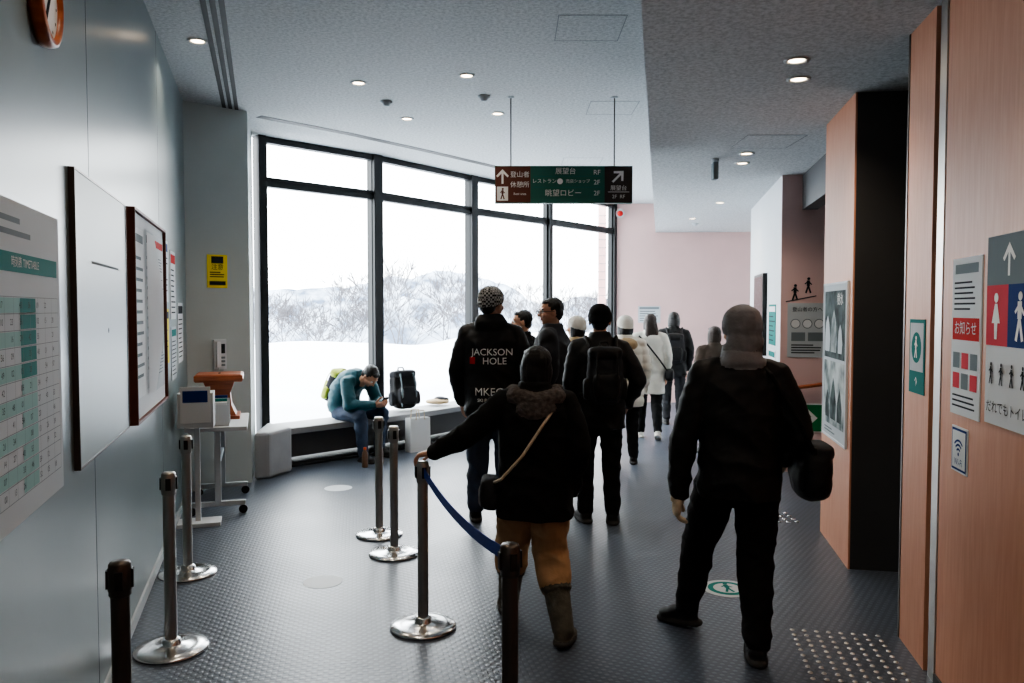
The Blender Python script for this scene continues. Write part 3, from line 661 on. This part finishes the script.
# ------------------------------------------------------------------ people
E, body, _ = person('man_in_checked_beanie', (-.16, 6.35, 0), -6, 1.87, M_black, M_jean, M_black2, pose=dict(kL=(-.11, .02, .49), aL=(-.12, -.02, .085), hy=-28, wL=(-.24, .07, .90), eL=(-.265, -.04, 1.14), eR=(.265, -.03, 1.14), wR=(.24, .1, .92)),
    rings=[(-.22, .205, .165), (-.05, .21, .17), (.2, .205, .165), (.5, .215, .16), (.75, .215, .15), (.88, .19, .13), (.96, .14, .11), (1.04, .095, .095), (1.11, .085, .085)], armr=(.076, .067, .052), hat=M_hound, legr=(.105, .085, .078, .066),
    extras=vloft([(0, -.07, 1.44, .13, .07), (0, -.075, 1.50, .12, .065), (0, -.05, 1.55, .09, .06)], M_black, FOLD))
back_text(E, body, [('t', 'JACKSON', .02, 1.275, .07, M_signw), ('t', 'HOLE', .04, 1.21, .07, M_signw), ('q', .05, -.125, 1.215, .04, M_red), ('t', 'MKEG', .0, .985, .08, M_signw), ('t', 'SKI PATROL', .0, .925, .032, M_signw)])
person('woman_in_tan_trousers', (.12, 4.08, 0), 0, 1.52, M_black2, M_tan, M_boot, pose=dict(
    pv=(0, 0, .90), hL=(-.09, .02, .88), hR=(.09, -.01, .88), kL=(-.13, .22, .54), aL=(-.16, .30, .10), kR=(.09, .10, .50), aR=(.16, -.14, .095), fR=(-18, 6), fL=(10, 0),
    sL=(-.18, .0, 1.395), eL=(-.40, -.02, 1.215), wL=(-.595, .10, 1.095), eR=(.26, -.05, 1.13), wR=(.22, .07, .88), handL=((-.93, .25, -.22), (-.1, 0, 1), 24), hy=22, hd=(0, .02, 1.615)),
    rings=[(-.30, .23, .185), (-.15, .23, .185), (.1, .215, .175), (.45, .215, .165), (.72, .21, .155), (.86, .19, .14), (.95, .145, .12), (1.03, .1, .1), (1.09, .09, .09)],
    legr=(.125, .110, .104, .078), armr=(.084, .074, .058), style='bob', boots=M_boot, bigfoot=1.2, voxel=.0075, curl=28,
    extras=chain([(-.13, .03, 1.47), (-.12, -.09, 1.45), (0, -.13, 1.42), (.12, -.09, 1.45), (.13, .03, 1.47)], [.042, .048, .052, .048, .042], M_fur, ('fur', .007)) +
    sph((0, -.12, 1.38), (.12, .06, .08), M_fur, ('fur', .006)))
E = bpy.data.objects['woman_in_tan_trousers']
fuse('crossbody_strap', chain([(.12, -.12, 1.40), (.04, -.185, 1.30), (-.08, -.2, 1.12), (-.2, -.16, .98), (-.25, -.03, .93)], [.010]*5, M_beige), .007, E, 1)
fuse('crossbody_bag', sph((-.27, .04, .86), (.06, .13, .10), M_charc, ('fold', .005), e=.6)+sph((-.31, .04, .84), (.03, .09, .06), M_hood, None, e=.6), .008, E, 2)
person('woman_in_grey_hood', (1.12, 3.9, 0), -4, 1.71, M_black, M_black2, M_black, pose=dict(
    hL=(-.09, .02, .90), kL=(-.15, .22, .52), aL=(-.21, .30, .10), fL=(50, 6), kR=(.09, .02, .49), aR=(.07, -.13, .085), fR=(-6, 0),
    eL=(-.275, .0, 1.11), wL=(-.295, .05, .80), eR=(.28, -.06, 1.13), wR=(.26, .12, .98), hy=14),
    rings=[(-.22, .205, .165), (-.05, .21, .17), (.2, .195, .162), (.5, .205, .16), (.75, .205, .148), (.88, .17, .13), (.96, .13, .11), (1.04, .095, .095), (1.11, .085, .085)],
    armr=(.080, .070, .055), legr=(.118, .094, .084, .068), handm=M_beige, voxel=.0075, hat=None, bigfoot=1.1, fat=1.3,
    extras=vloft([(0, -.03, 1.43, .12, .09), (0, -.045, 1.48, .11, .095), (.0, -.03, 1.53, .095, .085)], M_hood, ('soft', .008)),
    headx=sph((0, -.022, .035), (.100, .110, .106), M_hood, ('soft', .006))+sph((0, -.045, -.05), (.094, .082, .10), M_hood, ('soft', .008))+vloft([(0, -.02, -.13, .10, .095), (0, -.03, -.06, .096, .082)], M_hood, ('soft', .008)))
E = bpy.data.objects['woman_in_grey_hood']
fuse('shoulder_bag', sph((.35, .0, .93), (.085, .17, .14), M_black, ('fold', .01), e=.65)+sph((.38, -.02, 1.04), (.06, .13, .04), M_charc, ('fold', .005), e=.6)+chain([(.34, -.13, 1.02), (.25, -.15, 1.2), (.12, -.13, 1.42), (.08, .0, 1.48), (.13, .13, 1.38), (.33, .14, 1.04)], [.012]*6, M_black2), .008, E, 2)
E, body, _ = person('man_with_black_backpack', (.69, 6.25, 0), 3, 1.73, M_black, M_black2, M_black, pose=dict(eR=(.30, -.07, 1.15), wR=(.25, .1, .96), eL=(-.24, -.02, 1.14), hy=-8, aR=(.11, .0, .085), kL=(-.11, .06, .5), aL=(-.10, .06, .085)),
    rings=[(-.26, .205, .16), (-.05, .205, .165), (.2, .195, .16), (.5, .205, .158), (.75, .205, .15), (.88, .18, .13), (.96, .13, .11), (1.04, .09, .09), (1.11, .08, .08)], armr=(.076, .066, .054), hat=M_black2, legr=(.10, .078, .072, .062), bigfoot=1.15)
backpack(E, (0, -.24, 1.20), M_charc, M_black, sc=.92, voxel=.008); straps(E, M_black)
E, body, Hm = person('man_with_glasses', (.345, 6.95, 0), 74, 1.80, M_charc, M_black2, M_black, pose=dict(hy=30, eR=(.26, .05, 1.14), wR=(.15, .25, 1.1)), armr=(.084, .072, .056),
    rings=[(-.2, .215, .16), (0, .215, .165), (.2, .205, .16), (.5, .215, .158), (.75, .215, .15), (.88, .19, .13), (.96, .13, .11), (1.04, .09, .09), (1.09, .08, .08)])
b = B()
for s_ in (1, -1):
    for i in range(14):
        a0, a1 = 2*pi*i/14, 2*pi*(i+1)/14; b.cyl(Hm @ V((s_*.031+.023*math.cos(a0), .105, .002+.018*math.sin(a0))), Hm @ V((s_*.031+.023*math.cos(a1), .105, .002+.018*math.sin(a1))), .0026, M_blackp, n=6)
    b.cyl(Hm @ V((s_*.054, .104, .006)), Hm @ V((s_*.086, -.01, .006)), .0026, M_blackp, n=6)
b.cyl(Hm @ V((-.009, .106, .004)), Hm @ V((.009, .106, .004)), .0026, M_blackp, n=6); b.obj('glasses', E)
person('man_in_dark_jacket', (.10, 7.9, 0), 60, 1.69, M_black2, M_black2, M_black, pose=dict(hy=35), armr=(.08, .07, .055))
person('woman_in_camel_coat', (.66, 8.2, 0), 20, 1.62, M_camel, M_charc, M_black, hat=M_whitew, style='bob', armr=(.084, .072, .056), pose=dict(hy=40), rings=[(-.45, .22, .17), (-.1, .21, .165)]+RINGS[2:])
person('woman_in_cream_coat', (1.24, 8.75, 0), 4, 1.62, M_cream, M_black2, M_black, hat=M_whitew, style='bob', armr=(.088, .076, .06), cw=('puff', .008, .10), pose=dict(kL=(-.1, .06, .5), aR=(.1, -.06, .085), hy=18),
    rings=[(-.42, .23, .18), (-.1, .225, .18), (.15, .215, .17), (.45, .225, .17), (.72, .22, .16), (.86, .19, .14), (.95, .14, .115), (1.03, .1, .1), (1.09, .09, .09)], extras=sph((0, -.12, 1.42), (.13, .07, .08), M_camel, ('fur', .006)), curl=20)
E, _, _ = person('woman_in_white_coat', (1.80, 10.4, 0), -6, 1.64, M_cream, M_black2, M_soleW, hair=M_hairb, style='long', armr=(.084, .072, .056), cw=('fold', .008), pose=dict(kL=(-.1, .1, .52), aL=(-.11, .12, .085), kR=(.1, .0, .49), aR=(.11, -.16, .12), fR=(-8, 25), hy=16), sole=M_soleW,
    rings=[(-.5, .21, .17), (-.2, .215, .17), (.1, .205, .165), (.45, .21, .16), (.72, .21, .15), (.86, .18, .13), (.95, .13, .11), (1.03, .09, .09), (1.09, .08, .08)])
fuse('shoulder_strap', chain([(-.15, -.10, 1.44), (-.02, -.18, 1.3), (.12, -.2, 1.12), (.22, -.12, .98)], [.012]*4, M_black)+sph((.27, -.04, .90), (.06, .12, .09), M_black, None, e=.6), .008, E, 1)
E, _, _ = person('woman_with_backpack', (2.38, 11.7, 0), -8, 1.66, M_black, M_charc, M_black, hair=M_hair, style='bob', armr=(.082, .07, .055), pose=dict(hy=-6, kL=(-.1, .08, .5)), hat=None)
backpack(E, (0, -.22, 1.18), M_charc, M_black, sc=.95); straps(E, M_black)
person('woman_in_brown_coat', (2.36, 9.3, 0), 10, 1.50, mat('brown_coat', (80, 68, 60), .85, 0, 100, .2, .1), M_charc, M_black, hair=M_hairb, style='bob', armr=(.082, .07, .055), pose=dict(hy=10))

# seated man
n_ = V((.717, -.697)); yawd = math.degrees(math.atan2(-n_.x, n_.y))
E, body, Hm = person('seated_man_in_teal_jacket', (-1.97, 9.24, 0), yawd+12, 1.74, M_tealj, M_jean2, M_black, pose=dict(
    pv=(0, 0, .54), ch=(0, .07, .80), nk=(0, .29, .92), hL=(-.09, .02, .52), hR=(.09, .02, .52), kL=(-.16, .46, .50), kR=(.18, .44, .50), aL=(-.15, .42, .085), aR=(.22, .52, .085), fL=(8, 0), fR=(-8, 0),
    sL=(-.17, .24, .87), sR=(.17, .24, .87), eL=(-.24, .33, .62), eR=(.24, .33, .62), wL=(-.06, .54, .62), wR=(.07, .54, .62), hd=(0, .43, .94), hy=0, hp=52,
    handL=((.3, .9, .15), (-.7, .2, -.6), 38), handR=((-.3, .9, .15), (.7, .2, -.6), 38)),
    rings=[(-.04, .19, .15), (.1, .195, .15), (.4, .2, .15), (.7, .205, .15), (.86, .18, .13), (.95, .13, .11), (1.05, .085, .085)], armr=(.08, .07, .055), legr=(.10, .082, .075, .062))
b = B(); R = Matrix.Rotation(math.radians(-40), 3, 'X'); b.box((0.0, .63, .66), (.075, .012, .15), M_blackp, R); b.box((0.0, .624, .654), (.066, .003, .135), mat('phone_screen', (120, 150, 190), .2, emit=.6), R); b.obj('phone', E, bevel=.004)
backpack(E, (0, -.11, .80), M_charc, M_lime, R=Matrix.Rotation(math.radians(-28), 3, 'X'), sc=.85, name='backpack_worn')
o = backpack(None, (0, 0, 0), M_black, M_charc, name='black_rucksack', voxel=.008, trim=M_inkg); o.location = (-1.36, 9.95, .43+.25); o.rotation_euler = (math.radians(-8), 0, math.radians(38)); o.scale = (1.15, 1.1, 1)
fuse('folded_scarf', sph((0, 0, 0), (.16, .1, .035), M_camel, ('fold', .012), e=.8)+sph((.05, .02, .03), (.1, .08, .03), M_charc, ('fold', .01)), .008).location = (-.98, 10.45, .485)
b = B(); R = Matrix.Rotation(math.radians(38), 3, 'Z'); c0 = V((-1.13, 9.50, 0)); w, d_, h = .28, .13, .40
vs = [c0+R @ V((x*w/2*k, y*d_/2*k, z)) for z, k in ((0, 1), (h, .96)) for x, y in ((-1, -1), (1, -1), (1, 1), (-1, 1))]
b.add(vs, [(3, 2, 1, 0), (0, 1, 5, 4), (1, 2, 6, 5), (2, 3, 7, 6), (3, 0, 4, 7)], M_paper)
for y in (-1, 1): b.path([c0+R @ V((x, y*d_/2*.95, z)) for x, z in ((-.06, h-.02), (-.05, h+.09), (.05, h+.09), (.06, h-.02))], .005, M_beige)
b.obj('paper_shopping_bag')
def bottle(x, y, cm):
    b = B(); b.lathe((x, y, 0), [(0, 0), (.03, 0), (.033, .01), (.033, .13), (.028, .16), (.013, .185), (.013, .2)], mat('bottle_label', (110, 84, 66), .35), 20); b.lathe((x, y, 0), [(.016, .19), (.016, .215), (0, .217)], cm, 16); b.obj('drink_bottle')
bottle(-1.58, 8.5, M_orange); bottle(-1.44, 8.66, M_signw)

# ------------------------------------------------------------------ table with leaflets
b = B(); b.wbox(WL, .12, 1.02, .70, .735, .06, .54, M_white)
for s0 in (.2, .94):
    b.wbox(WL, s0-.02, s0+.02, .1, .70, .28, .33, M_paper2); b.wbox(WL, s0-.02, s0+.02, .07, .11, .08, .52, M_paper2)
    for o_ in (.1, .5): c = WL(s0, .035, o_); b.cyl(c-WL.d*.012, c+WL.d*.012, .035, M_blackp, n=18); b.cyl(c, c+V((0, 0, .05)), .01, M_steel, n=8)
b.wbox(WL, .2, .94, .4, .44, .29, .32, M_paper2); b.obj('folding_table', bevel=.004)
c = WL(.38, .735, .30)
ax = Matrix((WL.d, WL.n, V((0, 0, 1)))).transposed()
b = B()
def tl(rs, m):
    vs = []
    for (x0, x1, y0, y1, z) in rs: vs += [c+ax @ V((x, y, z)) for x, y in ((x0, y0), (x1, y0), (x1, y1), (x0, y1))]
    fs = [(3, 2, 1, 0), tuple(range(len(vs)-4, len(vs)))]
    for k in range(len(rs)-1): fs += [(4*k+i, 4*k+(i+1) % 4, 4*k+4+(i+1) % 4, 4*k+4+i) for i in range(4)]
    b.add(vs, fs, m)
tl([(-.17, .17, -.17, .17, 0), (-.17, .17, -.17, .17, .03)], M_wood)
tl([(-.14, .14, -.14, .14, .03), (-.10, .10, -.10, .10, .12), (-.09, .09, -.09, .09, .22), (-.13, .13, -.13, .13, .33)], M_wood)
tl([(-.19, .19, -.19, .19, .33), (-.2, .2, -.2, .2, .345), (-.2, .2, -.2, .2, .385), (-.18, .18, -.18, .18, .395)], M_wood)
b.wbox(WL, .33, .43, 1.13, 1.133, .29, .31, M_slot); b.obj('wooden_donation_box', bevel=.006)
b = B()
for i, (s0, m) in enumerate(((.72, M_navy), (.80, M_teal), (.88, M_paper))):
    b.wbox(WL, s0, s0+.075, .735, .745, .15, .40, M_white); b.wbox(WL, s0+.07, s0+.075, .735, .95-.02*i, .15, .40, M_white)
    b.wbox(WL, s0+.02, s0+.06, .745, .97-.02*i, .17, .38, m); b.wbox(WL, s0, s0+.005, .735, .8, .15, .4, M_white)
b.obj('leaflet_rack')
b = B(); b.wbox(WL, 1.12, 1.32, 0.0, .03, .02, .34, M_white); b.wbox(WL, 1.19, 1.23, .03, .8, .15, .19, M_white); b.wbox(WL, 1.10, 1.34, .78, 1.05, .04, .30, M_white)
b.wbox(WL, 1.335, 1.345, .82, 1.1, .06, .28, M_paper); b.wbox(WL, 1.345, 1.348, .98, 1.07, .08, .26, M_navy); b.obj('leaflet_stand', bevel=.003)

# ------------------------------------------------------------------ outdoors
d = V((.631, .776)); on = V((-.776, .631)); o0 = V(WIN[0]); vs = []; fs = []; NU, NV = 90, 60
for j in range(NV+1):
    v = .2+(j/NV)**1.6*45
    for i in range(NU+1):
        u = -18+58*i/NU; p = o0+d*u+on*v
        t = min(1, v/10); z = -.02+.95*t*t*(3-2*t)*(.8+.35*noise.noise(V((u*.12, 3, 0))))+.22*noise.noise(V((u*.35, v*.35, 0)))*min(1, v/2)+.05*noise.noise(V((u*1.1, v*1.1, 2)))
        if v > 11: z -= (v-11)**1.25*.35
        vs.append((p.x, p.y, z))
for j in range(NV):
    for i in range(NU): a = j*(NU+1)+i; fs.append((a, a+1, a+NU+2, a+NU+1))
b = B(); b.add(vs, fs, M_snow, True); b.obj('snow_ground')
for (Y0, base, amp, sd, name) in ((330, 10, 9, 1, 'mountain_ridge'), (210, 0, 8, 5, 'mountain_ridge')):
    vs = []; fs = []; NU, NV = 220, 26
    for j in range(NV+1):
        for i in range(NU+1):
            x = -420+700*i/NU; y = Y0-90*(1-j/NV); r = base+amp*(noise.fractal(V((x*.014+sd, sd, 0)), 1, 2, 5)); t = j/NV
            z = -60*(1-t)+r*t+6*noise.fractal(V((x*.03, y*.03, sd)), 1, 2, 4)*(.3+.7*t)*t; vs.append((x, y, z))
    for j in range(NV):
        for i in range(NU): a = j*(NU+1)+i; fs.append((a, a+1, a+NU+2, a+NU+1))
    b = B(); b.add(vs, fs, M_mtn, True); b.obj(name)
def tree(x, y, z, h, seed):
    R = random.Random(seed); b = B()
    def br(p, dr, L, r, dep):
        q = p
        for _ in range(2):
            q2 = q+dr*L/2; b.cyl(q, q2, r, M_bark, r*.8, n=5, cap=False); q = q2; dr = (dr+V((R.uniform(-.2, .2), R.uniform(-.2, .2), R.uniform(-.05, .15)))).normalized(); r *= .8
        if dep == 0: return
        for _ in range(R.choice((2, 3, 3))):
            nd = (dr+V((R.uniform(-.9, .9), R.uniform(-.8, .8), R.uniform(-.15, .4)))).normalized(); br(q, nd, L*R.uniform(.62, .82), max(.010, r*.72), dep-1)
    for _ in range(3): br(V((x, y, z)), V((R.uniform(-.6, .6), R.uniform(-.5, .5), 1)).normalized(), h*.28, .05, 5)
    b.obj('bare_tree')
for i, (x, y, z, h) in enumerate(((-8.6, 30, -1.2, 4.2), (-6.7, 31, -1.4, 4.8), (-4.2, 27, -.8, 4.9), (-2.4, 28, -1.0, 5.0), (-.3, 30, -1.2, 4.6), (1.5, 31, -1.4, 5.0), (3.2, 30, -1.2, 4.8), (-10.5, 32, -1.4, 4.6), (4.6, 33, -1.5, 5.0), (-5.4, 34, -1.8, 5.0), (-1.4, 34, -1.8, 5.4), (-7.8, 35, -1.8, 5.0))): tree(x, y, z, h, 20+i)

# ------------------------------------------------------------------ lights
w = bpy.data.worlds.new('overcast_sky'); bpy.context.scene.world = w; w.use_nodes = True
bg = w.node_tree.nodes['Background']; bg.inputs[0].default_value = (.93, .97, 1, 1); bg.inputs[1].default_value = 12.5
def fill_panel(x, y, z, sx, sy, P):
    b = B(); b.box((x, y, z-.015), (sx, sy, .03), M_white); o = b.obj('added_fill_panel'); l = bpy.data.lights.new('lamp', 'AREA'); l.shape = 'RECTANGLE'; l.size = sx*.9; l.size_y = sy*.9; l.energy = P; l.color = (.95, .98, 1)
    lo = bpy.data.objects.new('lamp', l); lo.location = (x, y, z-.035); lo.parent = o; COL.objects.link(lo)
fill_panel(-1.5, -2.2, HC, 1.2, .6, 26); fill_panel(1.2, -2.4, LC, 1.2, .6, 22)  # unseen panels behind the camera, added as fill light
try: bpy.context.scene.view_settings.look = 'AgX - Medium High Contrast'
except Exception as e: print(e)
cam = bpy.data.cameras.new('camera'); cam.lens = 28; cam.sensor_width = 36; cam.clip_end = 2000
co = bpy.data.objects.new('camera', cam); COL.objects.link(co); co.location = (0, 0, 1.7); co.rotation_euler = (math.radians(90-2.34), 0, 0); bpy.context.scene.camera = co
